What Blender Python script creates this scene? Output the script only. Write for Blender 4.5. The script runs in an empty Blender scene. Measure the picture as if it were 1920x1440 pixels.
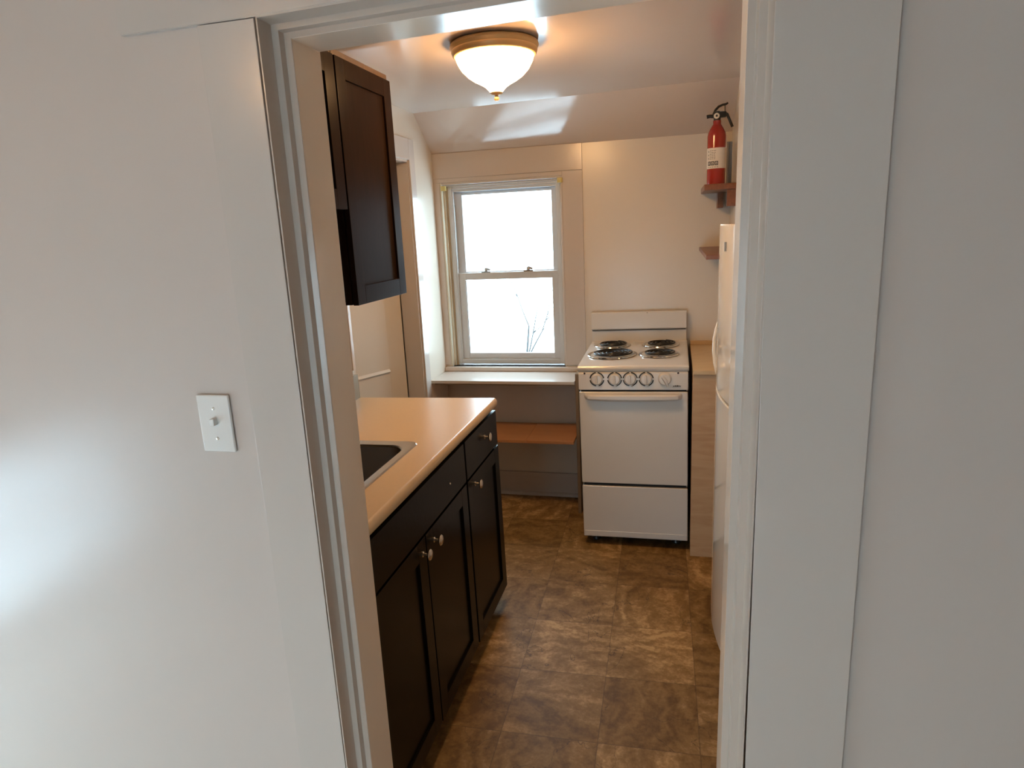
import bpy, bmesh, math, random
from mathutils import Vector, Matrix
random.seed(7)
S = bpy.context.scene
COL = S.collection
R = math.radians

# ------------------------------------------------------------------ camera
cam_d = bpy.data.cameras.new('camera'); cam = bpy.data.objects.new('camera', cam_d); COL.objects.link(cam)
yaw, pit, rol = R(-14.1934), R(13.1406), R(-2.7328)
cy_, sy_, cp_, sp_, cr_, sr_ = math.cos(yaw), math.sin(yaw), math.cos(pit), math.sin(pit), math.cos(rol), math.sin(rol)
fwd = Vector((sy_*cp_, cy_*cp_, -sp_)); rgt = Vector((cy_, -sy_, 0)); up = rgt.cross(fwd)
rgt2 = cr_*rgt + sr_*up; up2 = -sr_*rgt + cr_*up
M = Matrix((rgt2, up2, -fwd)).transposed().to_4x4(); M.translation = Vector((1.3344, 0, 1.5735))
cam.matrix_world = M
cam_d.sensor_fit = 'HORIZONTAL'; cam_d.sensor_width = 36; cam_d.lens = 1244.3*36/1920; cam_d.clip_start = .02
S.camera = cam

# ------------------------------------------------------------------ view, world, daylight portals
S.view_settings.view_transform = 'Standard'; S.view_settings.look = 'None'
S.view_settings.exposure = 1.2; S.view_settings.gamma = 1.0; S.view_settings.use_curve_mapping = False
W = bpy.data.worlds.new('overcast'); S.world = W; W.use_nodes = True
bg = W.node_tree.nodes['Background']; bg.inputs[0].default_value = (0.64, 0.83, .98, 1); bg.inputs[1].default_value = 5.6

def portal(name, loc, rot, sx, sy):
    l = bpy.data.lights.new(name, 'AREA'); l.shape = 'RECTANGLE'; l.size = sx; l.size_y = sy; l.energy = 1; l.cycles.is_portal = True
    o = bpy.data.objects.new(name, l); o.location = loc; o.rotation_euler = rot; COL.objects.link(o)
portal('window_portal', (.385, 3.86, 1.33), (R(-90), 0, 0), .66, 1.0)
portal('hall_window_portal', (-1.36, .225, .43), (0, R(-90), 0), .74, 1.45)

portal('hall_rear_window_portal', (.275, -2.16, .53), (R(90), 0, 0), 1.55, .94)

# ------------------------------------------------------------------ materials
def mat(name, col, rough=.5, metal=0, coat=0, spec=.5, bump=0, bscale=40, emit=None, estr=0, trans=0, ior=1.45, vary=0, vscale=3):
    m = bpy.data.materials.new(name); m.use_nodes = True; nt = m.node_tree; b = nt.nodes['Principled BSDF']
    b.inputs['Base Color'].default_value = (*col, 1); b.inputs['Roughness'].default_value = rough
    b.inputs['Metallic'].default_value = metal; b.inputs['Coat Weight'].default_value = coat; b.inputs['Coat Roughness'].default_value = .08
    b.inputs['Specular IOR Level'].default_value = spec; b.inputs['IOR'].default_value = ior; b.inputs['Transmission Weight'].default_value = trans
    if emit: b.inputs['Emission Color'].default_value = (*emit, 1); b.inputs['Emission Strength'].default_value = estr
    if bump or vary:
        tc = nt.nodes.new('ShaderNodeTexCoord')
    if bump:
        n = nt.nodes.new('ShaderNodeTexNoise'); n.inputs['Scale'].default_value = bscale; n.inputs['Detail'].default_value = 3
        bp = nt.nodes.new('ShaderNodeBump'); bp.inputs['Strength'].default_value = bump; bp.inputs['Distance'].default_value = .01
        nt.links.new(tc.outputs['Object'], n.inputs['Vector']); nt.links.new(n.outputs['Fac'], bp.inputs['Height']); nt.links.new(bp.outputs['Normal'], b.inputs['Normal'])
    if vary:
        n = nt.nodes.new('ShaderNodeTexNoise'); n.inputs['Scale'].default_value = vscale; n.inputs['Detail'].default_value = 4
        mx = nt.nodes.new('ShaderNodeMix'); mx.data_type = 'RGBA'
        mx.inputs[6].default_value = (*[c*(1-vary) for c in col], 1); mx.inputs[7].default_value = (*[min(1, c*(1+vary)) for c in col], 1)
        nt.links.new(tc.outputs['Object'], n.inputs['Vector']); nt.links.new(n.outputs['Fac'], mx.inputs[0]); nt.links.new(mx.outputs[2], b.inputs['Base Color'])
    return m

def wood(name, c1, c2, scale=(1, 14, 14), rough=.4, dist=2.0, coat=0, spec=.5):
    m = mat(name, c1, rough, coat=coat); nt = m.node_tree; b = nt.nodes['Principled BSDF']
    tc = nt.nodes.new('ShaderNodeTexCoord'); mp = nt.nodes.new('ShaderNodeMapping'); mp.inputs['Scale'].default_value = scale
    n = nt.nodes.new('ShaderNodeTexNoise'); n.inputs['Scale'].default_value = 3; n.inputs['Detail'].default_value = 5; n.inputs['Distortion'].default_value = dist
    cr = nt.nodes.new('ShaderNodeValToRGB'); cr.color_ramp.elements[0].position = .3; cr.color_ramp.elements[1].position = .7
    cr.color_ramp.elements[0].color = (*c1, 1); cr.color_ramp.elements[1].color = (*c2, 1)
    nt.links.new(tc.outputs['Object'], mp.inputs[0]); nt.links.new(mp.outputs[0], n.inputs['Vector']); nt.links.new(n.outputs['Fac'], cr.inputs[0]); nt.links.new(cr.outputs[0], b.inputs['Base Color'])
    b.inputs['Specular IOR Level'].default_value = spec
    return m

def floor_mat():
    m = mat('stone_vinyl', (.3, .2, .13), .52, spec=.3); nt = m.node_tree; L = nt.links; N = nt.nodes; b = N['Principled BSDF']
    def math_(op, a, c=None):
        n = N.new('ShaderNodeMath'); n.operation = op
        for i, x in enumerate((a, c)):
            if x is None: continue
            if isinstance(x, (int, float)): n.inputs[i].default_value = x
            else: L.new(x, n.inputs[i])
        return n.outputs[0]
    tc = N.new('ShaderNodeTexCoord'); mp = N.new('ShaderNodeMapping'); mp.vector_type = 'POINT'
    mp.inputs['Rotation'].default_value = (0, 0, R(-1.2)); mp.inputs['Scale'].default_value = (3.23, 3.15, 1); mp.inputs['Location'].default_value = (-.70, -.465, 0)
    L.new(tc.outputs['Object'], mp.inputs[0]); sx = N.new('ShaderNodeSeparateXYZ'); L.new(mp.outputs[0], sx.inputs[0])
    fx, fy = math_('FLOOR', sx.outputs[0]), math_('FLOOR', sx.outputs[1])
    ux, uy = math_('SUBTRACT', sx.outputs[0], fx), math_('SUBTRACT', sx.outputs[1], fy)
    cell = N.new('ShaderNodeCombineXYZ'); L.new(fx, cell.inputs[0]); L.new(fy, cell.inputs[1])
    wn = N.new('ShaderNodeTexWhiteNoise'); wn.noise_dimensions = '2D'; L.new(cell.outputs[0], wn.inputs['Vector'])
    # per-tile offset and turn of the veining
    vr = N.new('ShaderNodeVectorRotate'); vr.rotation_type = 'Z_AXIS'; L.new(tc.outputs['Object'], vr.inputs['Vector']); L.new(math_('MULTIPLY', math_('ROUND', math_('MULTIPLY', wn.outputs['Value'], 4)), 1.5708), vr.inputs['Angle'])
    add = N.new('ShaderNodeVectorMath'); add.operation = 'MULTIPLY_ADD'; L.new(wn.outputs['Color'], add.inputs[0]); add.inputs[1].default_value = (9, 9, 9); L.new(vr.outputs[0], add.inputs[2])
    st = N.new('ShaderNodeVectorMath'); st.operation = 'MULTIPLY'; L.new(add.outputs[0], st.inputs[0]); st.inputs[1].default_value = (1, 1.5, 1)
    n1 = N.new('ShaderNodeTexNoise'); n1.inputs['Scale'].default_value = 3.0; n1.inputs['Detail'].default_value = 9; n1.inputs['Roughness'].default_value = .72; n1.inputs['Distortion'].default_value = 1.6; L.new(st.outputs[0], n1.inputs['Vector'])
    n2 = N.new('ShaderNodeTexNoise'); n2.inputs['Scale'].default_value = 60; n2.inputs['Detail'].default_value = 6; n2.inputs['Roughness'].default_value = .7; L.new(tc.outputs['Object'], n2.inputs['Vector'])
    wv = N.new('ShaderNodeTexWave'); wv.bands_direction = 'Y'; wv.inputs['Scale'].default_value = 3.2; wv.inputs['Distortion'].default_value = 14; wv.inputs['Detail'].default_value = 5; wv.inputs['Detail Scale'].default_value = 1.6; wv.inputs['Detail Roughness'].default_value = .62; L.new(add.outputs[0], wv.inputs['Vector'])
    tone = math_('ADD', math_('MULTIPLY', n1.outputs['Fac'], .95), math_('MULTIPLY', wv.outputs['Fac'], .14))
    tone = math_('ADD', tone, math_('MULTIPLY', math_('SUBTRACT', n2.outputs['Fac'], .5), .5))
    tone = math_('ADD', tone, math_('MULTIPLY', math_('SUBTRACT', wn.outputs['Value'], .5), .20))
    cr = N.new('ShaderNodeValToRGB'); e = cr.color_ramp.elements
    e[0].position = .33; e[0].color = (.14, .075, .025, 1); e[1].position = .80; e[1].color = (.54, .36, .17, 1)
    k = e.new(.47); k.color = (.215, .124, .043, 1); k = e.new(.60); k.color = (.275, .166, .062, 1); k = e.new(.70); k.color = (.385, .24, .105, 1)
    L.new(tone, cr.inputs[0])
    # dark meandering cracks
    n3 = N.new('ShaderNodeTexNoise'); n3.inputs['Scale'].default_value = 3.1; n3.inputs['Detail'].default_value = 6; n3.inputs['Distortion'].default_value = .8; L.new(add.outputs[0], n3.inputs['Vector'])
    crk = math_('LESS_THAN', math_('ABSOLUTE', math_('SUBTRACT', n3.outputs['Fac'], .44)), .0022)
    ed = math_('MINIMUM', math_('MINIMUM', ux, math_('SUBTRACT', 1, ux)), math_('MINIMUM', uy, math_('SUBTRACT', 1, uy)))
    jn = math_('LESS_THAN', ed, .0045)
    dk = math_('MAXIMUM', math_('MULTIPLY', crk, .6), math_('MULTIPLY', jn, .45))
    mx = N.new('ShaderNodeMix'); mx.data_type = 'RGBA'; L.new(dk, mx.inputs[0]); L.new(cr.outputs[0], mx.inputs[6]); mx.inputs[7].default_value = (.05, .03, .02, 1)
    L.new(mx.outputs[2], b.inputs['Base Color'])
    bp = N.new('ShaderNodeBump'); bp.inputs['Strength'].default_value = .12; bp.inputs['Distance'].default_value = .004; L.new(tone, bp.inputs['Height']); L.new(bp.outputs[0], b.inputs['Normal'])
    return m

def glass_mat():
    m = bpy.data.materials.new('window_glass'); m.use_nodes = True; nt = m.node_tree; nt.nodes.remove(nt.nodes['Principled BSDF'])
    t = nt.nodes.new('ShaderNodeBsdfTransparent'); t.inputs[0].default_value = (.95, .98, .97, 1); g = nt.nodes.new('ShaderNodeBsdfGlossy'); g.inputs['Roughness'].default_value = .02
    f = nt.nodes.new('ShaderNodeFresnel'); ge = nt.nodes.new('ShaderNodeNewGeometry'); ma = nt.nodes.new('ShaderNodeMath'); ma.operation = 'MULTIPLY_ADD'; ma.inputs[1].default_value = -.7603; ma.inputs[2].default_value = 1.45
    nt.links.new(ge.outputs['Backfacing'], ma.inputs[0]); nt.links.new(ma.outputs[0], f.inputs[0]); mx = nt.nodes.new('ShaderNodeMixShader')
    nt.links.new(f.outputs[0], mx.inputs[0]); nt.links.new(t.outputs[0], mx.inputs[1]); nt.links.new(g.outputs[0], mx.inputs[2]); nt.links.new(mx.outputs[0], nt.nodes['Material Output'].inputs[0])
    return m

MT = dict(
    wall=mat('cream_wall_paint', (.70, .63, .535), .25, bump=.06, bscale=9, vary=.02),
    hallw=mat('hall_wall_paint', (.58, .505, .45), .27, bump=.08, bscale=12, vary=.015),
    ceil=mat('gloss_ceiling_paint', (.64, .54, .47), .12, ior=1.75, bump=.05, bscale=4, vary=.02),
    trim=mat('gloss_trim_paint', (.57, .505, .45), .2, bump=.05, bscale=25),
    jamb=mat('gloss_paint_lit', (.87, .74, .61), .15, bump=.04, bscale=14), mould=mat('gloss_paint_shaded', (.54, .455, .385), .18, bump=.04, bscale=14),  # one paint in two tones: jamb lightened as lamplit, moulding darkened as shaded
    white=mat('white_enamel', (.68, .66, .63), .16, coat=.3),
    fridge=mat('white_fridge_enamel', (.74, .71, .65), .08, coat=.2, bump=.02, bscale=6),
    esp=mat('espresso_stain', (.006, .0045, .004), .27, spec=.16, bump=.03, bscale=60),
    esp_up=wood('espresso_wood', (.008, .0042, .0026), (.013, .0065, .004), (9, 9, 1), .30, spec=.05),
    kick=mat('dark_toe_kick', (.05, .04, .03), .5),
    trimw=wood('brown_scribe_wood', (.07, .045, .027), (.10, .062, .038), (1, 14, 14), .35),
    lam=mat('beige_laminate', (.60, .44, .265), .28, vary=.05, vscale=120, bump=.02, bscale=200),
    steel=mat('brushed_steel', (.62, .60, .57), .25, 1), bowl=mat('steel_bowl', (.30, .28, .26), .35, 1),
    nickel=mat('satin_nickel', (.72, .66, .58), .25, 1), chrome=mat('chrome', (.75, .75, .75), .12, 1),
    brass=mat('antique_brass', (.78, .52, .24), .34, .25),
    coil=mat('black_coil', (.012, .012, .013), .35, .3), black=mat('black_plastic', (.012, .012, .012), .35),
    gap=mat('dark_gap', (.01, .008, .007), .7),
    globe=mat('lit_frosted_glass', (.9, .85, .75), .25, emit=(1, .565, .235), estr=28),
    vinyl=mat('white_vinyl', (.56, .57, .58), .35), stop=mat('aged_cream_stop', (.62, .57, .45), .3),
    ylw=mat('yellowed_plastic', (.62, .52, .20), .4),
    shelf=wood('orange_laminate', (.42, .19, .075), (.47, .22, .09), (1, 5, 5), .38, .6),
    redw=wood('reddish_wood', (.17, .062, .026), (.23, .085, .036), (12, 1, 12), .35),
    ply=wood('pale_plywood', (.50, .31, .165), (.60, .40, .23), (1.2, 2, 9), .45, 1.2),
    side=mat('brown_panel', (.20, .13, .07), .5),
    wtop=wood('blond_laminate', (.56, .40, .22), (.62, .45, .26), (2, 2, 2), .4),
    red=mat('red_enamel', (.30, .014, .007), .18, coat=.4), lab=mat('paper_label', (.70, .62, .52), .5),
    ink=mat('label_ink', (.03, .025, .02), .6), inkg=mat('label_grey_ink', (.28, .23, .19), .6), grey=mat('grey_plastic', (.38, .37, .34), .4),
    rlens=mat('dark_red_lens', (.04, .005, .003), .2), floor=floor_mat(), glass=glass_mat(),
    hallfloor=wood('pale_bounce_floor', (.60, .56, .52), (.66, .62, .57), (10, 1, 1), .35), splash=mat('grey_green_laminate', (.34, .33, .27), .35), snow=mat('snow', (.85, .87, .9), .8), bark=mat('pale_bark', (.028, .027, .026), .8), plate=mat('switch_plate', (.76, .74, .70), .25),
)

# ------------------------------------------------------------------ mesh helpers
class MB:
    def __init__(s): s.bm = bmesh.new()
    def box(s, x0, x1, y0, y1, z0, z1, bev=0, seg=2):
        t = bmesh.new(); bmesh.ops.create_cube(t, size=1)
        for v in t.verts: v.co = Vector(((x0+x1)/2+v.co.x*(x1-x0), (y0+y1)/2+v.co.y*(y1-y0), (z0+z1)/2+v.co.z*(z1-z0)))
        if bev: bmesh.ops.bevel(t, geom=t.edges[:], offset=bev, segments=seg, affect='EDGES', profile=.5)
        return s.merge(t)
    def merge(s, t, mtx=None):
        me = bpy.data.meshes.new('t'); t.to_mesh(me); t.free()
        if mtx: me.transform(mtx)
        s.bm.from_mesh(me); bpy.data.meshes.remove(me); return s
    def lathe(s, prof, c, axis='z', n=48, cap=True, sx=1):
        t = bmesh.new(); rings = []
        for r, h in prof:
            rings.append([t.verts.new((r*math.cos(2*math.pi*i/n)*sx, r*math.sin(2*math.pi*i/n), h)) for i in range(n)])
        for a, b in zip(rings, rings[1:]):
            for i in range(n): t.faces.new((a[i], a[(i+1) % n], b[(i+1) % n], b[i]))
        if cap:
            for rg in (rings[0], rings[-1]):
                try: t.faces.new(rg)
                except ValueError: pass
        bmesh.ops.remove_doubles(t, verts=t.verts, dist=1e-6); bmesh.ops.recalc_face_normals(t, faces=t.faces)
        q = {'z': Matrix(), 'x': Matrix.Rotation(R(90), 4, 'Y'), 'y': Matrix.Rotation(R(-90), 4, 'X'), '-y': Matrix.Rotation(R(90), 4, 'X')}[axis]
        return s.merge(t, Matrix.Translation(c) @ q)
    def tube(s, pts, r, n=10, cap=True):
        t = bmesh.new(); rings = []; pts = [Vector(p) for p in pts]; rr = r if isinstance(r, (list, tuple)) else [r]*len(pts)
        prev = None
        for i, p in enumerate(pts):
            d = (pts[min(i+1, len(pts)-1)]-pts[max(i-1, 0)]).normalized()
            if prev is None: a = d.orthogonal().normalized()
            else: a = (prev-d*prev.dot(d)).normalized()
            prev = a; b = d.cross(a)
            rings.append([t.verts.new(p+(a*math.cos(2*math.pi*k/n)+b*math.sin(2*math.pi*k/n))*rr[i]) for k in range(n)])
        for a, b in zip(rings, rings[1:]):
            for k in range(n): t.faces.new((a[k], a[(k+1) % n], b[(k+1) % n], b[k]))
        if cap: t.faces.new(rings[0][::-1]); t.faces.new(rings[-1])
        bmesh.ops.recalc_face_normals(t, faces=t.faces)
        return s.merge(t)
    def prism(s, poly, axis, a, b, bev=0):
        t = bmesh.new()
        def P(u, v, w): return {'x': (w, u, v), 'y': (u, w, v), 'z': (u, v, w)}[axis]
        A = [t.verts.new(P(u, v, a)) for u, v in poly]; B = [t.verts.new(P(u, v, b)) for u, v in poly]
        t.faces.new(A); t.faces.new(B[::-1])
        for i in range(len(poly)): t.faces.new((A[i], B[i], B[(i+1) % len(poly)], A[(i+1) % len(poly)]))
        bmesh.ops.recalc_face_normals(t, faces=t.faces)
        if bev: bmesh.ops.bevel(t, geom=t.edges[:], offset=bev, segments=2, affect='EDGES')
        return s.merge(t)
    def ring(s, x0, x1, z0, z1, w, y0, y1, bev=.002):   # rectangular frame in the xz plane
        wl, wr, wb, wt = w if isinstance(w, tuple) else (w,)*4
        s.box(x0, x0+wl, y0, y1, z0, z1, bev); s.box(x1-wr, x1, y0, y1, z0, z1, bev)
        s.box(x0+wl, x1-wr, y0, y1, z0, z0+wb, bev); s.box(x0+wl, x1-wr, y0, y1, z1-wt, z1, bev); return s
    def build(s, name, m, parent=None, smooth=True, label=None):
        me = bpy.data.meshes.new(name); s.bm.to_mesh(me); s.bm.free()
        ms = m if isinstance(m, list) else [m]
        for x in ms: me.materials.append(MT[x])
        if smooth:
            for p in me.polygons: p.use_smooth = True
            me.set_sharp_from_angle(angle=R(40))
        o = bpy.data.objects.new(name, me); COL.objects.link(o)
        if smooth: w = o.modifiers.new('weighted', 'WEIGHTED_NORMAL'); w.keep_sharp = True; w.weight = 90
        if parent: o.parent = parent
        if label: o['label'] = label
        return o

def thing(name, label, cat, loc=(0, 0, 0), rot=(0, 0, 0), group=None):
    o = bpy.data.objects.new(name, None); COL.objects.link(o); o.location = loc; o.rotation_euler = rot; o.empty_display_size = .05
    o['label'] = label; o['category'] = cat
    if group: o['group'] = group
    return o
def tag(o, label, cat, group=None):
    o['label'] = label; o['category'] = cat
    if group: o['group'] = group
    return o
def struct(o): o['kind'] = 'structure'; return o

# ------------------------------------------------------------------ room shell
YK, YH = 1.2, 1.070          # kitchen and hall faces of the wall with the doorway
struct(MB().box(-.09, 2.4, 1.14, 3.90, -.06, 0).build('floor', 'floor'))
struct(MB().box(-1.45, 3.3, -2.3, 1.139, -.06, 0).build('floor_hall', 'hallfloor'))  # unseen floor, its pale colour made up to bounce daylight onto the lower wall
# kitchen ceiling: flat, then sloping down to the back wall; slight skew of the break as in the old house
t = bmesh.new(); rows = []
def seam(x): return 3.455-.085*x
for yf in [YK-.10]+[None]+[k/8 for k in range(1, 9)]:
    row = []
    for xi in range(11):
        x = -.09+xi*.249
        if yf is None: y, z = seam(x), 2.18
        elif yf > 1: y, z = yf, 2.18
        else: y = seam(x)+(3.86-seam(x))*yf; z = 2.18-(2.18-1.998)/(3.694-seam(x))*(y-seam(x))
        row.append(t.verts.new((x, y, z)))
    rows.append(row)
for A, B in zip(rows, rows[1:]):
    for k in range(10): t.faces.new((A[k], B[k], B[k+1], A[k+1]))
for row in (rows[0], rows[1], rows[-1]): pass
ext = bmesh.ops.extrude_face_region(t, geom=t.faces[:])
bmesh.ops.translate(t, verts=[e for e in ext['geom'] if isinstance(e, bmesh.types.BMVert)], vec=(0, 0, .08))
bmesh.ops.recalc_face_normals(t, faces=t.faces)
me = bpy.data.meshes.new('ceiling'); t.to_mesh(me); t.free(); me.materials.append(MT['ceil'])
for p in me.polygons: p.use_smooth = True
me.set_sharp_from_angle(angle=R(12))
o = bpy.data.objects.new('ceiling', me); COL.objects.link(o); struct(o)
# back wall with the window opening (x .035-.735, z .79-1.84)
YB = 3.694
WX0, WX1, WZ0, WZ1 = .035, .733, .79, 1.842
m = MB()
m.box(-.15, WX0, YB, YB+.16, 0, 2.1); m.box(WX1, 2.4, YB, YB+.16, 0, 2.1); m.box(WX0, WX1, YB, YB+.16, 0, WZ0); m.box(WX0, WX1, YB, YB+.16, WZ1, 2.1)
struct(m.build('wall_back', 'wall', smooth=False))
# left wall with a door opening y 2.535-3.332
m = MB()
m.box(-.09, 0, YK-.12, 2.535, 0, 2.24); m.box(-.09, 0, 3.332, YB+.16, 0, 2.24); m.box(-.09, 0, 2.535, 3.332, 1.94, 2.24)
struct(m.build('wall_left', 'wall', smooth=False))
# right wall jogs out behind the fridge
m = MB(); m.box(1.60, 1.70, 2.80, YB+.16, 0, 2.24); m.box(1.70, 2.35, 2.80, 2.90, 0, 2.24); m.box(2.25, 2.35, YK-.12, 2.80, 0, 2.24)
struct(m.build('wall_right', 'wall', smooth=False))
# wall between hall and kitchen
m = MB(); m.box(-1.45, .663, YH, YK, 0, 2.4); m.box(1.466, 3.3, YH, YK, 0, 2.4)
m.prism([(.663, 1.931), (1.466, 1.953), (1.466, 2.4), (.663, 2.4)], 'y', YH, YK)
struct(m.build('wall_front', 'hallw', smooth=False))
# hall the photo is taken from
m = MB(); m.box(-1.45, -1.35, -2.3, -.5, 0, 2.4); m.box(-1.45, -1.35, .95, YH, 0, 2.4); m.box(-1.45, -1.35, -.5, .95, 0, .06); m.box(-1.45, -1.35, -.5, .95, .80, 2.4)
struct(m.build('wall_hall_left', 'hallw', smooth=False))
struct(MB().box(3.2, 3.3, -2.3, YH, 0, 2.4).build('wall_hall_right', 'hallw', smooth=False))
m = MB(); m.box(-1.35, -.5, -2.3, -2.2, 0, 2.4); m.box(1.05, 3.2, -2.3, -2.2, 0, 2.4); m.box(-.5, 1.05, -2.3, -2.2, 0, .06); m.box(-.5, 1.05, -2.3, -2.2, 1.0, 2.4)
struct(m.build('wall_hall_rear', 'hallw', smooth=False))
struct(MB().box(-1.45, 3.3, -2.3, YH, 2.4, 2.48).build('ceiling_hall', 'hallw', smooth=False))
# little room behind the open door
m = MB(); m.box(-1.3, -1.2, 2.2, 3.7, 0, 2.24); m.box(-1.2, -.09, 2.1, 2.2, 0, 2.24); m.box(-1.2, -.09, 3.6, 3.7, 0, 2.24)
struct(m.build('wall_side_room', 'wall', smooth=False))
struct(MB().box(-1.3, -.09, 2.1, 3.7, 2.16, 2.24).build('ceiling_side_room', 'ceil', smooth=False))
struct(MB().box(-1.35, -.0, 2.1, 3.8, -.061, -.001).build('floor_side_room', 'floor', smooth=False))

# doorway moulding swept round the opening with mitred corners, and its jamb lining
path = [(.697, 0, -1, 0), (.699, 1.904, -1, .74), (1.431, 1.924, 1, .74), (1.4216, 0, 1, 0)]
def sweep(prof, name, m):
    t = bmesh.new(); rows = [[t.verts.new((px+ox*o, y, pz+oz*o)) for o, y in prof] for px, pz, ox, oz in path]
    for A, B in zip(rows, rows[1:]):
        for i in range(len(prof)): j = (i+1) % len(prof); t.faces.new((A[i], A[j], B[j], B[i]))
    t.faces.new(rows[0]); t.faces.new(rows[-1][::-1]); bmesh.ops.recalc_face_normals(t, faces=t.faces)
    o = MB().merge(t).build(name, m)
    md = o.modifiers.new('b', 'BEVEL'); md.width = .0012; md.segments = 2; md.limit_method = 'ANGLE'; md.angle_limit = R(25)
    return struct(o)
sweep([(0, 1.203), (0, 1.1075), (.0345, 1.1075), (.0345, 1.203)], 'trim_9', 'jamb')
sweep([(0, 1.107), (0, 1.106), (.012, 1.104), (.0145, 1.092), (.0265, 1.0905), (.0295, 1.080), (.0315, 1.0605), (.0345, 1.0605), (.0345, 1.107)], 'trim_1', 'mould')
m = MB(); m.box(.554, .6615, 1.0600, 1.0705, 0, 1.9275, .0012); struct(m.build('trim_2', 'trim'))
m = MB(); m.box(1.4625, 1.62, 1.0600, 1.0705, 0, 1.9485, .0012); struct(m.build('trim_3', 'trim'))
m = MB(); m.prism([(.40, 1.9285), (.662, 1.9290), (1.47, 1.9510), (1.75, 1.957), (1.75, 2.12), (.40, 2.10)], 'y', 1.0590, 1.0705, .001); struct(m.build('trim_4', 'trim'))
# casing of the left-wall opening and its lining
m = MB(); m.box(0, .010, 3.332, 3.402, .0, 2.042, .002); m.box(0, .010, 2.512, 2.535, 1.02, 2.042, .002); m.box(0, .010, 2.535, 3.332, 1.94, 2.042, .002)
struct(m.build('trim_5', 'trim'))
m = MB(); m.box(-.095, .0, 3.320, 3.332, 0, 1.94); m.box(-.095, 0, 2.535, 2.547, 0, 1.94); m.box(-.095, 0, 2.547, 3.320, 1.928, 1.94)
struct(m.build('trim_6', 'trim'))
# boards round the kitchen window
m = MB(); m.box(WX1, .842, YB-.007, YB, .80, 1.863, .0015); m.box(.0, .842, YB-.0075, YB, 1.8645, 1.999, .0015); m.box(0, WX1, YB-.0065, YB, WZ1, 1.8635, .0015); m.box(0, WX0, YB-.0065, YB, .80, WZ1, .0015)
struct(m.build('trim_7', 'trim'))
m = MB(); m.box(.0, 1.4, YB-.014, YB, 0, .142, .002); struct(m.build('baseboard_back', 'trim'))
m = MB(); m.prism([(YB-.014, 0), (YB-.032, 0), (YB-.030, .010), (YB-.022, .018), (YB-.014, .02)], 'x', 0.0, .80); struct(m.build('trim_8', 'trim'))

# open door in the left wall
door = struct(thing('door_1', 'cream panelled door standing open beyond the counter', 'door', (-.097, 3.312, 0), (0, 0, R(-24))))
del door['label'], door['category']
m = MB(); w_, h_ = .76, 1.915
for (a0, a1, b0, b1) in ((0, .115, 0, h_), (w_-.115, w_, 0, h_), (.115, w_-.115, 0, .20), (.115, w_-.115, .70, .872), (.115, w_-.115, h_-.115, h_)):
    m.box(-.035, 0, -a1, -a0, b0+.01, b1, .002)
m.box(-.026, -.0006, -w_+.10, -.10, .1, h_-.1)
m.prism([(-.002, .860), (.009, .862), (.009, .866), (-.002, .880)], 'y', -w_+.117, -.117, .001)
m.build('door_leaf', 'wall', door)
m = MB(); m.lathe([(.0, 0), (.026, 0), (.026, .004), (.011, .008), (.011, .03), (.024, .042), (.027, .052), (.020, .064), (0, .066)], (0, -w_+.065, .95), 'x'); m.build('door_handle', 'brass', door)

# ------------------------------------------------------------------ kitchen window
win = struct(bpy.data.objects.new('window_1', None)); COL.objects.link(win); win.location = (0, 0, 0)
m = MB()   # stepped cream stops inside the opening
m.box(WX0, WX0+.010, YB-.004, YB+.030, WZ0, WZ1, .002); m.box(WX0, WX0+.020, YB+.026, YB+.055, WZ0, WZ1, .003); m.box(WX0, WX0+.032, YB+.052, YB+.14, WZ0, WZ1, .003)
m.build('window_stop', 'stop', win)
m = MB(); m.box(WX1-.010, WX1, YB-.004, YB+.030, WZ0, WZ1, .002); m.box(WX1-.020, WX1, YB+.026, YB+.14, WZ0, WZ1, .003)
m.build('window_stop', 'trim', win)
m = MB(); m.box(WX0+.01, WX1-.01, YB-.002, YB+.03, WZ1-.012, WZ1, .002); m.box(WX0+.02, WX1-.02, YB+.026, YB+.14, WZ1-.022, WZ1, .003)
m.build('window_head', 'trim', win)
fx0, fx1, fz0, fz1 = .067, .712, .798, 1.822
m = MB(); m.ring(fx0, fx1, fz0, fz1, (.022, .022, .028, .016), YB+.040, YB+.125)
m.box(fx0+.02, fx0+.028, YB+.045, YB+.052, fz0+.02, fz1-.02); m.box(fx1-.028, fx1-.02, YB+.045, YB+.052, fz0+.02, fz1-.02)
m.box(fx0+.022, fx1-.022, YB+.05, YB+.062, fz1-.03, fz1-.016, .001)
m.build('window_frame', 'vinyl', win)
for lx in (fx0+.0215, fx1-.0255):
    m = MB(); m.box(lx, lx+.004, YB+.052, YB+.090, 1.36, fz1-.10); m.build('sash_track', 'grey', win)
us = MB().ring(fx0+.022, fx1-.022, 1.300, fz1-.014, (.044, .036, .04, .034), YB+.088, YB+.112).build('upper_sash', 'vinyl', win)
MB().box(fx0+.062, fx1-.054, YB+.098, YB+.102, 1.335, fz1-.044).build('glass_pane', 'glass', us)
ls = MB().ring(fx0+.022, fx1-.022, fz0+.028, 1.334, (.046, .040, .034, .040), YB+.056, YB+.082)
ls.box(fx0+.068, fx0+.072, YB+.060, YB+.066, .86, 1.29); ls = ls.build('lower_sash', 'vinyl', win)
MB().box(fx0+.064, fx1-.058, YB+.066, YB+.070, .855, 1.298).build('glass_pane', 'glass', ls)
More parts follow.
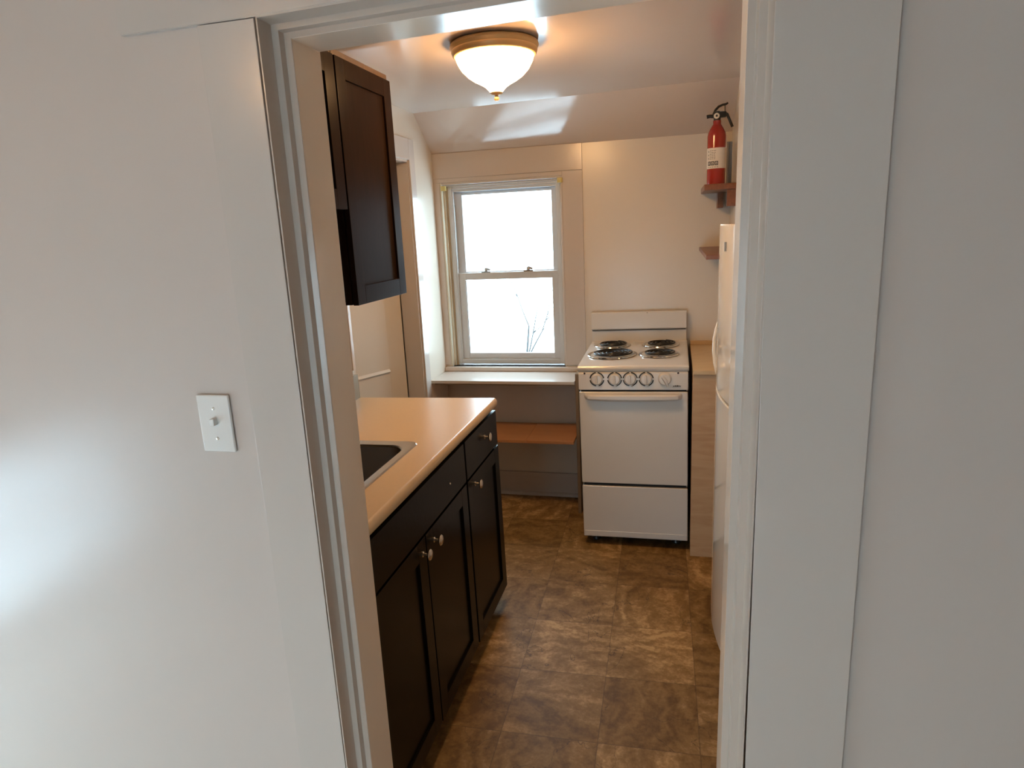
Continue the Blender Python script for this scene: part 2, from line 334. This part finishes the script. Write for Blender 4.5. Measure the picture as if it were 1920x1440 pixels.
for lx in (.262, .513):
    m = MB(); m.box(lx-.028, lx+.028, YB+.056, YB+.080, 1.334, 1.342, .002); m.lathe([(.012, 0), (.012, .012), (.008, .018), (0, .018)], (lx-.002, YB+.068, 1.340), n=20); m.prism([(lx-.006, 1.346), (lx+.024, 1.343), (lx+.028, 1.352), (lx+.004, 1.362), (lx-.008, 1.358)], 'y', YB+.058, YB+.068, .0015)
    m.build('sash_lock', 'chrome', ls)
for lz in (1.50, 1.48): pass
m = MB(); m.box(.0, .805, YB-.030, YB+.045, .764, .790, .006, 3); m.box(0, .79, YB-.012, YB, .75, .766, .003); m.build('window_sill', 'trim', win)
# opening in the hall's left wall
w2 = struct(bpy.data.objects.new('window_2', None)); COL.objects.link(w2)
m = MB(); t2 = MB().ring(-.5, .95, .06, .80, .05, 0, .05).bm
me_ = bpy.data.meshes.new('q'); t2.to_mesh(me_); me_.transform(Matrix.Translation((-1.42, 0, 0)) @ Matrix(((0, 1, 0, 0), (1, 0, 0, 0), (0, 0, 1, 0), (0, 0, 0, 1)))); m.bm.from_mesh(me_)
m.box(-1.41, -1.38, -.46, .91, .42, .46, .002); m.build('window_frame', 'trim', w2)
MB().box(-1.402, -1.398, -.46, .91, .10, .76).build('glass_pane', 'glass', w2)
w3 = struct(bpy.data.objects.new('window_3', None)); COL.objects.link(w3)
MB().ring(-.5, 1.05, .06, 1.0, .05, -2.29, -2.24).box(-.46, 1.01, -2.28, -2.25, .52, .56, .002).build('window_frame', 'trim', w3)
MB().box(-.46, 1.01, -2.27, -2.266, .10, .96).build('glass_pane', 'glass', w3)
# two small brackets left in the head corners of the window
for i, bx in enumerate((.046, .708)):
    m = MB(); m.box(bx, bx+.028, YB-.022, YB-.004, 1.798+.006*i, 1.824+.006*i, .002); m.box(bx+.004, bx+.024, YB-.024, YB-.020, 1.803+.006*i, 1.819+.006*i, .001)
    tag(m.build('blind_bracket', 'ylw'), ['yellowed plastic blind bracket at the upper left corner of the window', 'yellowed plastic blind bracket at the upper right corner of the window'][i], 'bracket', 'blind brackets on the window head')

# ------------------------------------------------------------------ window alcove shelf unit
su = thing('alcove_shelf', 'cream painted board shelf fitted low under the window', 'shelf', (0, 3.42, 0))
m = MB(); m.box(.0, .812, 0, YB-3.42-.001, .748, .765, .002); m.build('shelf_board', 'trim', su)
m = MB(); m.box(.02, .812, .004, .018, .741, .7478, .001); m.build('edge_strip', 'side', su, label='brown strip under the front edge')
m = MB(); m.box(.813, .831, .022, YB-3.42-.001, 0.0, .802, .0015); m.build('side_panel', 'side', su, label='dark brown upright panel beside the stove')
lo = MB(); lo.box(.015, .55, 3.345, YB-.016, .438, .454, .0012); lo.box(.5508, .812, 3.345, YB-.016, .438, .454, .0012)
tag(lo.build('lower_shelf', 'shelf'), 'orange brown laminate shelf below the window shelf, near the floor', 'shelf')

# ------------------------------------------------------------------ cabinets
def shaker(m, yd0, yd1, z0, z1, x, th=.019, st=.057, rec=.008):
    "door slab whose face looks along +x"
    m.box(x-th, x, yd0, yd0+st, z0, z1, .0012); m.box(x-th, x, yd1-st, yd1, z0, z1, .0012)
    m.box(x-th, x, yd0+st, yd1-st, z0, z0+st, .0012); m.box(x-th, x, yd0+st, yd1-st, z1-st, z1, .0012)
    m.box(x-th+.002, x-rec, yd0+st-.004, yd1-st+.004, z0+st-.004, z1-st+.004)
def knob(x, y, z, par):
    m = MB(); m.lathe([(0, 0), (.0085, 0), (.0085, .002), (.0045, .005), (.0042, .014), (.0075, .018), (.0155, .0205), (.0165, .0235), (.0140, .0265), (.006, .0285), (0, .029)], (x, y, z), 'x', n=32)
    return m.build('knob', 'nickel', par)
LEAN = (0, -.0125, 0)
XF = .6405
# drawer base, far end of the run
c1 = thing('drawer_base_cabinet', 'espresso base cabinet with one drawer over one door, at the far counter end', 'cabinet', (0, 0, 0), LEAN)
m = MB(); m.box(.02, XF-.02, 2.072, 2.497, .076, .861, .001); m.build('body', 'esp', c1)
m = MB(); m.box(.06, .575, 2.072, 2.490, -.006, .082); m.build('toe_kick', 'kick', c1)
m = MB(); m.box(XF-.019, XF, 2.080, 2.494, .716, .856, .0015); d = m.build('drawer', 'esp', c1); knob(XF, 2.315, .800, d)
m = MB(); shaker(m, 2.080, 2.497, .075, .708, XF); d = m.build('door', 'esp', c1); knob(XF, 2.160, .672, d)
m = MB(); m.lathe([(0, 0), (.006, 0), (.006, .003), (0, .004)], (XF-.012, 2.4975, .712), 'y', n=14); m.build('door_bumper', 'lab', c1)
# sink base
c2 = thing('sink_base_cabinet', 'wide espresso base cabinet with two doors under the sink', 'cabinet', (0, 0, 0), LEAN)
m = MB(); m.box(.02, XF-.02, 1.235, 2.070, .082, .735, .001); m.box(XF-.04, XF-.02, 1.235, 2.07, .73, .861); m.build('body', 'esp', c2)
m = MB(); m.box(.06, .575, 1.235, 2.070, -.006, .082); m.build('toe_kick', 'kick', c2)
m = MB(); m.box(XF-.019, XF, 1.243, 2.066, .716, .856, .0015); fp = m.build('false_drawer_front', 'esp', c2)
m = MB(); m.lathe([(0, 0), (.0035, 0), (.003, .0015), (0, .002)], (XF, 1.905, .773), 'x', n=16); m.build('screw', 'nickel', fp)
m = MB(); shaker(m, 1.668, 2.066, .075, .708, XF); d = m.build('door', 'esp', c2); knob(XF, 1.725, .665, d)
m = MB(); shaker(m, 1.243, 1.661, .075, .708, XF); d = m.build('door', 'esp', c2); knob(XF, 1.632, .665, d)
# countertop with a sink cut-out, rolled front edge and side splash
ct = thing('countertop', 'beige laminate countertop with rolled front edge along the left wall', 'countertop', (0, 0, 0), LEAN)
SX0, SX1, SY0, SY1 = .075, .520, 1.40, 1.900
prof = [(.012, .862), (.012, .904), (SX0, .904), (SX0, .862)]
m = MB(); m.box(.012, SX0, YK+.005, 2.505, .866, .904); m.box(SX0, SX1, SY1, 2.505, .866, .904); m.box(SX0, SX1, YK+.005, SY0, .866, .904)
pr = [(SX1, .866), (SX1, .904)]
for k in range(0, 9):
    an = R(90-k*22.5/1.0*.5*2) if False else R(90-k*180/8)
    pr.append((.634+.0125*math.cos(an), .885+.019*math.sin(an)))
pr.append((.60, .866))
m.prism(pr, 'y', YK+.005, 2.505); bmesh.ops.remove_doubles(m.bm, verts=m.bm.verts, dist=1e-5)
m.build('slab', 'lam', ct)
m = MB(); m.box(.013, .046, YK+.005, 2.500, .904, 1.006, .002); m.build('side_splash', 'splash', ct, label='grey green side splash')
m = MB(); m.box(.0125, .0465, 2.5005, 2.5035, .904, 1.0065, .001); m.build('splash_end_cap', 'plate', ct)
# sink
sk = thing('kitchen_sink', 'stainless steel drop-in sink set in the beige countertop', 'sink', (0, 0, 0), LEAN)
def rrect(x0, x1, y0, y1, r, n=8):
    P = []
    for cx, cy, a0 in ((x1-r, y1-r, 0), (x0+r, y1-r, 90), (x0+r, y0+r, 180), (x1-r, y0+r, 270)):
        for k in range(n+1): a_ = R(a0+90*k/n); P.append((cx+r*math.cos(a_), cy+r*math.sin(a_)))
    return P
def loft(loops, cap_end=False):
    t = bmesh.new(); rs = [[t.verts.new((x, y, z)) for x, y in lp] for lp, z in loops]; n = len(rs[0])
    for A, B in zip(rs, rs[1:]):
        for i in range(n): t.faces.new((A[i], A[(i+1) % n], B[(i+1) % n], B[i]))
    if cap_end: t.faces.new(rs[-1])
    bmesh.ops.recalc_face_normals(t, faces=t.faces); return t
o0 = (.055, .540, 1.375, 1.925)
L_ = [(rrect(*o0, .03), .9045), (rrect(o0[0]+.003, o0[1]-.003, o0[2]+.003, o0[3]-.003, .028), .9085), (rrect(o0[0]+.012, o0[1]-.024, o0[2]+.02, o0[3]-.042, .05), .9085), (rrect(o0[0]+.016, o0[1]-.029, o0[2]+.024, o0[3]-.047, .05), .904)]
m = MB().merge(loft(L_)); m.build('rim', 'steel', sk)
q = (o0[0]+.022, o0[1]-.030, o0[2]+.027, o0[3]-.048)
L_ = [(rrect(q[0], q[1], q[2], q[3], .05), .903), (rrect(q[0]+.004, q[1]-.004, q[2]+.004, q[3]-.004, .05), .80), (rrect(q[0]+.012, q[1]-.012, q[2]+.012, q[3]-.012, .05), .755), (rrect(q[0]+.04, q[1]-.04, q[2]+.04, q[3]-.04, .04), .742)]
m = MB().merge(loft(L_, True)); o = m.build('bowl', 'bowl', sk)
m = MB(); m.lathe([(.045, 0), (.045, .004), (.036, .004), (.030, .001), (0, .001)], (.30, 1.65, .742), n=28); m.build('drain', 'steel', sk)

# upper cabinets
XU = .325
u1 = thing('tall_wall_cabinet', 'tall espresso wall cabinet, farther one and longer than its neighbour', 'cabinet', (0, 0, 0))
m = MB(); m.box(.001, XU-.02, 1.990, 2.402, 1.354, 2.110, .001); m.build('body', 'esp_up', u1)
m = MB(); shaker(m, 1.996, 2.406, 1.352, 2.111, XU, st=.060); m.build('door', 'esp_up', u1)
m = MB(); m.box(.001, XU-.008, 1.99, 2.40, 2.111, 2.132, .003); m.build('top_moulding', 'trimw', u1)
u2 = thing('short_wall_cabinet', 'short espresso wall cabinet over the sink, nearest the doorway', 'cabinet', (0, 0, 0))
m = MB(); m.box(.001, XU-.02, 1.235, 1.987, 1.660, 2.110, .001); m.build('body', 'esp_up', u2)
m = MB(); shaker(m, 1.612, 1.986, 1.657, 2.111, XU, st=.060); m.build('door', 'esp_up', u2)
m = MB(); shaker(m, 1.238, 1.608, 1.657, 2.111, XU, st=.060); m.build('door', 'esp_up', u2)
m = MB(); m.box(.001, XU-.008, 1.235, 1.987, 2.111, 2.132, .003); m.build('top_moulding', 'trimw', u2)

# ------------------------------------------------------------------ stove (local frame: x 0-.508, y 0 front, z 0 floor)
st = thing('electric_stove', 'white freestanding four-coil electric stove between window shelf and filler counter', 'stove', (.8937, 3.090, 0.001), (0, -.0106, 0))
SW = .508
m = MB(); m.box(.002, SW-.002, .022, .585, .045, .895, .003); m.build('body', 'white', st)
# cooktop, rising slightly to the back, holes hidden by the pans
def zt(y): return .921+.016*max(0, y)/.55
m = MB(); m.prism([(-.012, .902), (-.014, .912), (-.010, .918), (.004, .9215), (.545, zt(.545)), (.585, zt(.545)+.006), (.585, .893), (-.006, .893)], 'x', -.003, SW+.003, .0025); m.build('cooktop', 'white', st)
m = MB(); m.prism([(-.014, .806), (-.012, .885), (-.004, .892), (.03, .892), (.03, .806)], 'x', 0, SW, .002); cp = m.build('control_panel', 'white', st)
for i, kx in enumerate((.0885, .172, .2445, .318)):
    g = MB()
    for a0 in (8, 98, 188, 278):
        pts = [(kx+.0325*math.cos(R(a0+74*k/14)), -.0148, .8585+.0325*math.sin(R(a0+74*k/14))) for k in range(15)]
        g.tube(pts, .0024, 8)
    kn = MB(); kn.lathe([(0, 0), (.027, 0), (.0275, .004), (.025, .012), (.022, .016), (0, .0165)], (kx, -.013, .8585), '-y', 36)
    kn.box(kx-.004, kx+.004, -.040, -.027, .8385, .8785, .002)
    ang = (10, 14, 22, 24)[i]
    kn.tube([(kx+.004, -.020, .836), (kx+.004+.018*math.sin(R(ang)), -.018, .836-.014)], [.0045, .0015], 8)
    ko = kn.build('knob', 'white', st); g.build('dial_ring', 'black', ko, label='black ring printed round the knob')
kx = .403; kn = MB(); kn.lathe([(0, 0), (.031, 0), (.030, .008), (.024, .018), (0, .019)], (kx, -.013, .859), '-y', 36)
kn.tube([(kx-.010, -.030, .872), (kx+.006, -.034, .850), (kx+.012, -.026, .826)], [.008, .009, .004], 10)
ko = kn.build('oven_knob', 'white', st)
for lx in (.030, .463):
    m = MB(); m.lathe([(0, 0), (.0048, 0), (.0044, .002), (0, .003)], (lx, -.012, .888-.002), '-y', 16); m.build('indicator_light', 'rlens', st)
m = MB()
for k, (x0, wl, h) in enumerate(((.440, .006, .004), (.448, .004, .006), (.453, .003, .005), (.457, .006, .006), (.4645, .005, .005), (.471, .004, .004))): m.box(x0, x0+wl, -.0150, -.0135, .822, .822+h)
m.box(.437, .476, -.0150, -.0138, .8165, .8175)
m.build('brand_mark', 'ink', st)
for g_ in ((.004, .02, .795, .806), (.004, .02, .318, .334), (.03, .56, .030, .046)): m = MB(); m.box(.008, SW-.008, *g_); m.build('dark_recess', 'gap', st)
m = MB(); m.box(.001, SW-.001, -.014, .018, .333, .796, .005, 3); od = m.build('oven_door', 'white', st)
# bowed handle, wide flat bar with sculpted underside
t = bmesh.new(); rows = []
for k in range(25):
    u_ = k/24; x = .026+u_*(SW-.052); e_ = min(u_, 1-u_); dp = .034*min(1, (e_/.055))**.6; hz = .024*(1 if e_ > .03 else .7)
    zc = .780; bow = .010*(1-(2*u_-1)**2)
    prof = [(-.010, zc+.010), (-.010-dp*.9, zc+.009), (-.014-dp, zc+.002), (-.014-dp, zc-.010-bow*.4), (-.008-dp*.8, zc-.018-bow), (-.010, zc-.013)]
    rows.append([t.verts.new((x, y, z)) for y, z in prof])
for A, B in zip(rows, rows[1:]):
    for i in range(6): j = (i+1) % 6; t.faces.new((A[i], A[j], B[j], B[i]))
t.faces.new(rows[0]); t.faces.new(rows[-1][::-1]); bmesh.ops.recalc_face_normals(t, faces=t.faces)
m = MB().merge(t); m.build('handle', 'white', od)
m = MB(); m.box(.001, SW-.001, -.012, .018, .046, .317, .004, 3); m.box(.006, SW-.006, -.015, -.010, .052, .078, .002); m.build('drawer', 'white', st)
# backguard
yb = .552
m = MB(); m.prism([(yb+.012, .928), (yb+.012, 1.000), (yb+.004, 1.006), (yb-.010, 1.012), (yb-.003, 1.098), (yb+.004, 1.103), (yb+.03, 1.103), (yb+.033, .928)], 'x', 0.0, SW, .002)
bgd = m.build('backguard', 'white', st)
m = MB(); m.box(.004, SW-.004, yb+.006, yb+.013, 1.0005, 1.0065); m.build('shadow_groove', 'gap', bgd)
m = MB(); m.lathe([(0, 0), (.004, 0), (.0035, .002), (0, .0025)], (.302, yb-.001, 1.094), '-y', 14); m.build('screw', 'black', bgd)
# burners
def burner(cx, cy, r, turns, rings_r):
    z = zt(cy)+.001
    m = MB()
    pts = []; n = int(turns*36)
    for k in range(n+1):
        a_ = 2*math.pi*k/36; rr = .018+(rings_r-.018)*k/n
        pts.append((cx+rr*math.cos(a_), cy+rr*math.sin(a_), z+.010))
    pts = [(cx, cy, z+.008), (cx+.009, cy, z+.010)]+pts; m.tube(pts, .0042, 8)
    for a0 in (30, 150, 270): m.tube([(cx, cy, z+.006), (cx+rings_r*math.cos(R(a0)), cy+rings_r*math.sin(R(a0)), z+.007)], .0025, 6)
    o = m.build('burner', 'coil', st)
    p = MB(); p.lathe([(r, .0), (r-.002, .004), (r-.010, .0045), (r-.016, .000), (r-.030, -.012), (.02, -.014), (0, -.014)], (cx, cy, z), n=56, cap=False); p.build('drip_pan', 'chrome', o)
# recess wells are simply the pans sitting proud of the sheet, so lift them a little
for (bx, by, r, tn) in ((1.031-.8937+.002, 3.330-3.09, .125, 4.2), (1.012-.8937+.002, 3.557-3.09, .098, 3.2), (1.262-.8937+.002, 3.330-3.09, .101, 3.2), (1.266-.8937+.002, 3.560-3.09, .098, 3.2)):
    z = zt(by)
    burner(bx, by, r, tn, r-.022)
for fx_ in (.055, SW-.055):
    for fy_ in (.06, .53):
        m = MB(); m.lathe([(.019, -.0), (.024, .006), (.019, .020), (.016, .046)], (fx_, fy_, .0 if fx_ < .2 else .002), n=20); m.build('foot', 'black', st)

# ------------------------------------------------------------------ filler counter to the right of the stove
fc = thing('filler_counter', 'narrow blond laminate counter with plywood front filling the gap right of the stove', 'counter', (1.4115, 3.030, 0))
m = MB(); m.box(0, .187, -.012, .663, .897, .917, .002); m.build('top_board', 'wtop', fc)
m = MB(); m.box(0, .187, .645, .663, .9172, .938, .002); m.build('rear_strip', 'wtop', fc)
m = MB(); m.box(.0, .187, 0, .018, 0, .8965, .001); m.build('front_panel', 'ply', fc)
m = MB(); m.box(.0, .018, .0185, .66, 0, .8965, .001); m.build('side_panel', 'ply', fc)

# ------------------------------------------------------------------ fridge
fr = thing('refrigerator', 'white top-freezer refrigerator with bowed glossy doors by the right doorway edge', 'refrigerator', (1.481, 2.47, 0))
m = MB(); m.box(.075, .70, -.295, .295, .03, 1.548, .008, 3); m.build('body', 'fridge', fr)
def bowed(z0, z1):
    P = []; n = 24
    for k in range(n+1):
        y = -.300+.600*k/n; s_ = y/.300; x = .035*abs(s_)**2.0
        P.append((x, y))
    P += [(.070, .300), (.070, -.300)]
    return MB().prism(P, 'z', z0, z1, .004)
dz = .966
fd = bowed(dz+.008, 1.556).build('freezer_door', 'fridge', fr)
rd = bowed(.040, dz-.001).build('fridge_door', 'fridge', fr)
m = MB(); m.box(.05, .08, -.28, .28, dz-.001, dz+.008); m.build('door_gasket', 'grey', fr)
m = MB(); m.tube([(.026, .140, .985), (.012, .150, .995), (.003, .165, 1.03), (-.001, .185, 1.075), (.001, .203, 1.12), (.008, .213, 1.155), (.016, .218, 1.18), (.040, .220, 1.20)], [.009, .0085, .0075, .007, .007, .007, .0075, .009], 14); m.build('handle', 'fridge', fd)
m = MB(); m.box(.004, .012, -.17, -.155, 1.47, 1.50, .001); m.build('badge', 'grey', fd)
for a_ in (-.25, .25):
    for b_ in (.12, .62): m = MB(); m.lathe([(.02, 0), (.02, .02), (.012, .032)], (b_, a_, 0), n=18); m.build('foot', 'black', fr)

# ------------------------------------------------------------------ wooden shelves on the right wall
sh = thing('upper_wall_shelf', 'short reddish wood shelf high in the right corner holding the fire extinguisher', 'shelf', (1.60, 3.25, 0))
m = MB(); m.box(-.146, -.001, 0, YB-3.25-.001, 1.703, 1.729, .002); m.build('shelf_board', 'redw', sh)
m = MB(); m.box(-.046, -.001, .012, .030, 1.628, 1.7025, .001); m.build('shelf_bracket', 'redw', sh)
m = MB(); m.box(-.068, -.040, YB-3.25-.10, YB-3.25-.001, 1.628, 1.7025, .001); m.build('shelf_bracket', 'redw', sh)
sh = thing('lower_wall_shelf', 'long reddish wood shelf on the right wall behind the fridge, below the extinguisher', 'shelf', (1.60, 2.81, 0))
m = MB(); m.box(-.150, -.001, 0, YB-2.81-.001, 1.417, 1.435, .0015); m.build('shelf_board', 'redw', sh)
m = MB(); m.box(-.094, -.001, .04, .058, 1.385, 1.4165, .001); m.build('shelf_bracket', 'redw', sh)
m = MB(); m.box(-.094, -.001, .80, .818, 1.385, 1.4165, .001); m.build('shelf_bracket', 'redw', sh)

# ------------------------------------------------------------------ fire extinguisher
ex = thing('fire_extinguisher', 'red fire extinguisher with white label standing on the upper corner shelf', 'fire extinguisher', (1.510, 3.38, 1.7295))
r0 = .0415
m = MB(); m.lathe([(0, 0), (r0-.006, 0), (r0-.001, .004), (r0, .01), (r0, .215), (r0-.003, .232), (r0-.012, .250), (.022, .262), (.018, .268), (.0175, .284), (0, .284)], (0, 0, 0), n=56); m.build('tank', 'red', ex)
t = bmesh.new(); n = 40; A = []; B = []
for k in range(n+1):
    an = R(-90+(-100+205*k/n)); A.append(t.verts.new((math.cos(an)*(r0+.0006), math.sin(an)*(r0+.0006), .072))); B.append(t.verts.new((math.cos(an)*(r0+.0006), math.sin(an)*(r0+.0006), .163)))
for k in range(n): t.faces.new((A[k], A[k+1], B[k+1], B[k]))
lab = MB().merge(t).build('label_sheet', 'lab', ex)
def patch(m, a0, a1, z0, z1):
    t = bmesh.new(); n = 6; A = []; B = []
    for k in range(n+1):
        an = R(-90+a0+(a1-a0)*k/n); A.append(t.verts.new((math.cos(an)*(r0+.0010), math.sin(an)*(r0+.0010), z0))); B.append(t.verts.new((math.cos(an)*(r0+.0010), math.sin(an)*(r0+.0010), z1)))
    for k in range(n): t.faces.new((A[k], A[k+1], B[k+1], B[k]))
    m.merge(t)
m = MB(); m2 = MB()
for i, a0 in enumerate((-60, -36, -12)):          # three pictogram boxes
    patch(m, a0, a0+21, .086, .090); patch(m, a0, a0+21, .100, .104); patch(m, a0, a0+5, .086, .104); patch(m, a0+16, a0+21, .086, .104); patch(m, a0+8, a0+13, .091, .098)
for i, z in enumerate((.149, .141, .134, .127, .120, .113)):
    a0 = -46
    for wd in ((12, 9, 14), (8, 15, 10), (14, 7, 9), (10, 12, 8), (9, 13, 10), (13, 8, 10))[i]:
        patch(m2, a0, a0+wd, z, z+.003); a0 += wd+3
patch(m, -58, -53, .143, .152); patch(m, -58, -53, .128, .136); patch(m, -58, -53, .113, .121)
m3 = MB()
for k in range(5): patch(m3, -60+k*15, -50+k*15, .077, .080)
m3.build('bottom_line', 'inkg', lab)
m.build('print', 'ink', lab); o = m2.build('small_print', 'inkg', lab)
m = MB(); m.lathe([(.016, 0), (.016, .010), (.012, .016), (.012, .040), (0, .040)], (0, 0, .284), n=24); m.box(-.018, .040, -.011, .011, .296, .322, .004)
m.tube([(-.010, 0, .303), (-.032, 0, .305), (-.046, 0, .303)], [.009, .0075, .0085], 14); m.build('valve', 'black', ex)
m = MB(); m.tube([(-.018, 0, .312), (-.008, 0, .330), (.006, 0, .344), (.022, 0, .350), (.038, 0, .352), (.046, 0, .357)], [.004, .0055, .0055, .005, .005, .004], 10); m.tube([(.033, 0, .352), (.034, 0, .322)], .0028, 8); m.build('lever', 'black', ex)
m = MB(); m.tube([(.030, 0, .318), (.044, 0, .308), (.056, 0, .280), (.068, 0, .252)], [.006, .0065, .006, .0065], 12); m.build('carry_handle', 'black', ex)
m = MB(); m.lathe([(0, 0), (.0125, 0), (.0125, .006), (.010, .007), (0, .007)], (-.003, -.011, .303), '-y', 28); gg = m.build('pressure_gauge', 'lab', ex)
m = MB(); m.lathe([(0, 0), (.005, 0), (.005, .001), (0, .001)], (-.003, -.0181, .303), '-y', 20); m.build('gauge_dial', 'ink', gg)
m = MB(); m.box(1.565, 1.592, 3.535, 3.543, 1.730, 1.935, .003); m.box(1.571, 1.577, 3.529, 3.536, 1.735, 1.93, .002)
tag(m.build('extinguisher_bracket', 'grey'), 'grey plastic strip bracket standing behind the fire extinguisher', 'bracket')

# ------------------------------------------------------------------ ceiling lamp
lp = thing('ceiling_lamp', 'lit dome ceiling lamp with brass ring and finial', 'ceiling lamp', (.738, 2.335, 2.18))
m = MB(); m.lathe([(0, 0), (.138, 0), (.147, -.006), (.149, -.014), (.146, -.020), (.143, -.024), (.144, -.029), (.140, -.040), (.134, -.044), (.128, -.044), (.128, -.03), (0, -.03)], (0, 0, -.0005), n=72); m.build('brass_ring', 'brass', lp)
gp = [(.129, -.036), (.131, -.046), (.126, -.062), (.113, -.084), (.094, -.103), (.072, -.118), (.050, -.129), (.036, -.138), (.027, -.147), (.021, -.154), (0, -.154)]
m = MB(); m.lathe(gp, (0, 0, 0), n=72); m.build('glass_dome', 'globe', lp)
m = MB(); m.lathe([(0, 0), (.020, 0), (.022, -.003), (.016, -.008), (.007, -.011), (.0055, -.015), (.008, -.019), (.0085, -.023), (.006, -.028), (0, -.030)], (0, 0, -.1535), n=28); m.build('finial', 'brass', lp)

lp = thing('hall_ceiling_lamp', 'small lit globe lamp on the hall ceiling behind the viewer', 'ceiling lamp', (-.55, -1.15, 2.40))
m = MB(); m.lathe([(0, 0), (.075, 0), (.075, -.018), (.055, -.025), (0, -.025)], (0, 0, -.0005), n=40); m.build('base', 'brass', lp)
m = MB(); m.lathe([(.052, -.02), (.085, -.05), (.10, -.09), (.09, -.135), (.055, -.165), (0, -.175)], (0, 0, 0), n=40); m.build('glass_globe', 'globe', lp)

# ------------------------------------------------------------------ light switch on the hall wall
sw = thing('light_switch', 'white light switch plate on the hall wall left of the doorway', 'light switch', (.469, YH, 1.2325))
m = MB(); m.box(-.036, .036, -.007, -.0005, -.0575, .0575, .003, 3); pl = m.build('cover_plate', 'plate', sw)
for zz in (-.030, .030): m = MB(); m.lathe([(0, 0), (.0035, 0), (.003, .001), (0, .0015)], (0, -.007, zz), '-y', 12); m.build('screw', 'nickel', pl)
m = MB(); m.box(-.005, .005, -.018, -.006, -.002, .012, .002); m.build('toggle', 'plate', sw)

# ------------------------------------------------------------------ outside
struct(MB().box(-60, 60, 4.2, 90, -3.6, -3.5).build('ground', 'snow'))
struct(MB().box(-60, 60, -60, 4.2, -3.6, -3.501).build('ground_side', 'snow'))
def tree(base, h, seed):
    random.seed(seed); m = MB()
    def br(p, d, L, r, lv):
        pts = [p]; rr = [r]; q_ = p
        for k in range(4):
            d = (d+Vector((random.uniform(-.16, .16), random.uniform(-.16, .16), random.uniform(-.03, .10)))).normalized(); q_ = q_+d*L/4; pts.append(q_); rr.append(r*(1-.16*(k+1)))
        m.tube(pts, rr, 6)
        if lv == 0: return
        for k in range(3 if lv > 1 else 4):
            i = random.choice((2, 3, 4)); a_ = random.uniform(0, 2*math.pi)
            nd = (d*.8+Vector((math.cos(a_), math.sin(a_), random.uniform(.1, .5)))*.75).normalized()
            br(pts[i], nd, L*.5, rr[i]*.72, lv-1)
    br(Vector((0, 0, 0)), Vector((0, 0, 1)), h*.45, .055, 4)
    o = m.build('bare_tree', 'bark'); o.location = base; return o
tag(tree((-1.95, 13.5, -3.5), 6.8, 5), 'faint leafless tree seen through the kitchen window', 'tree')
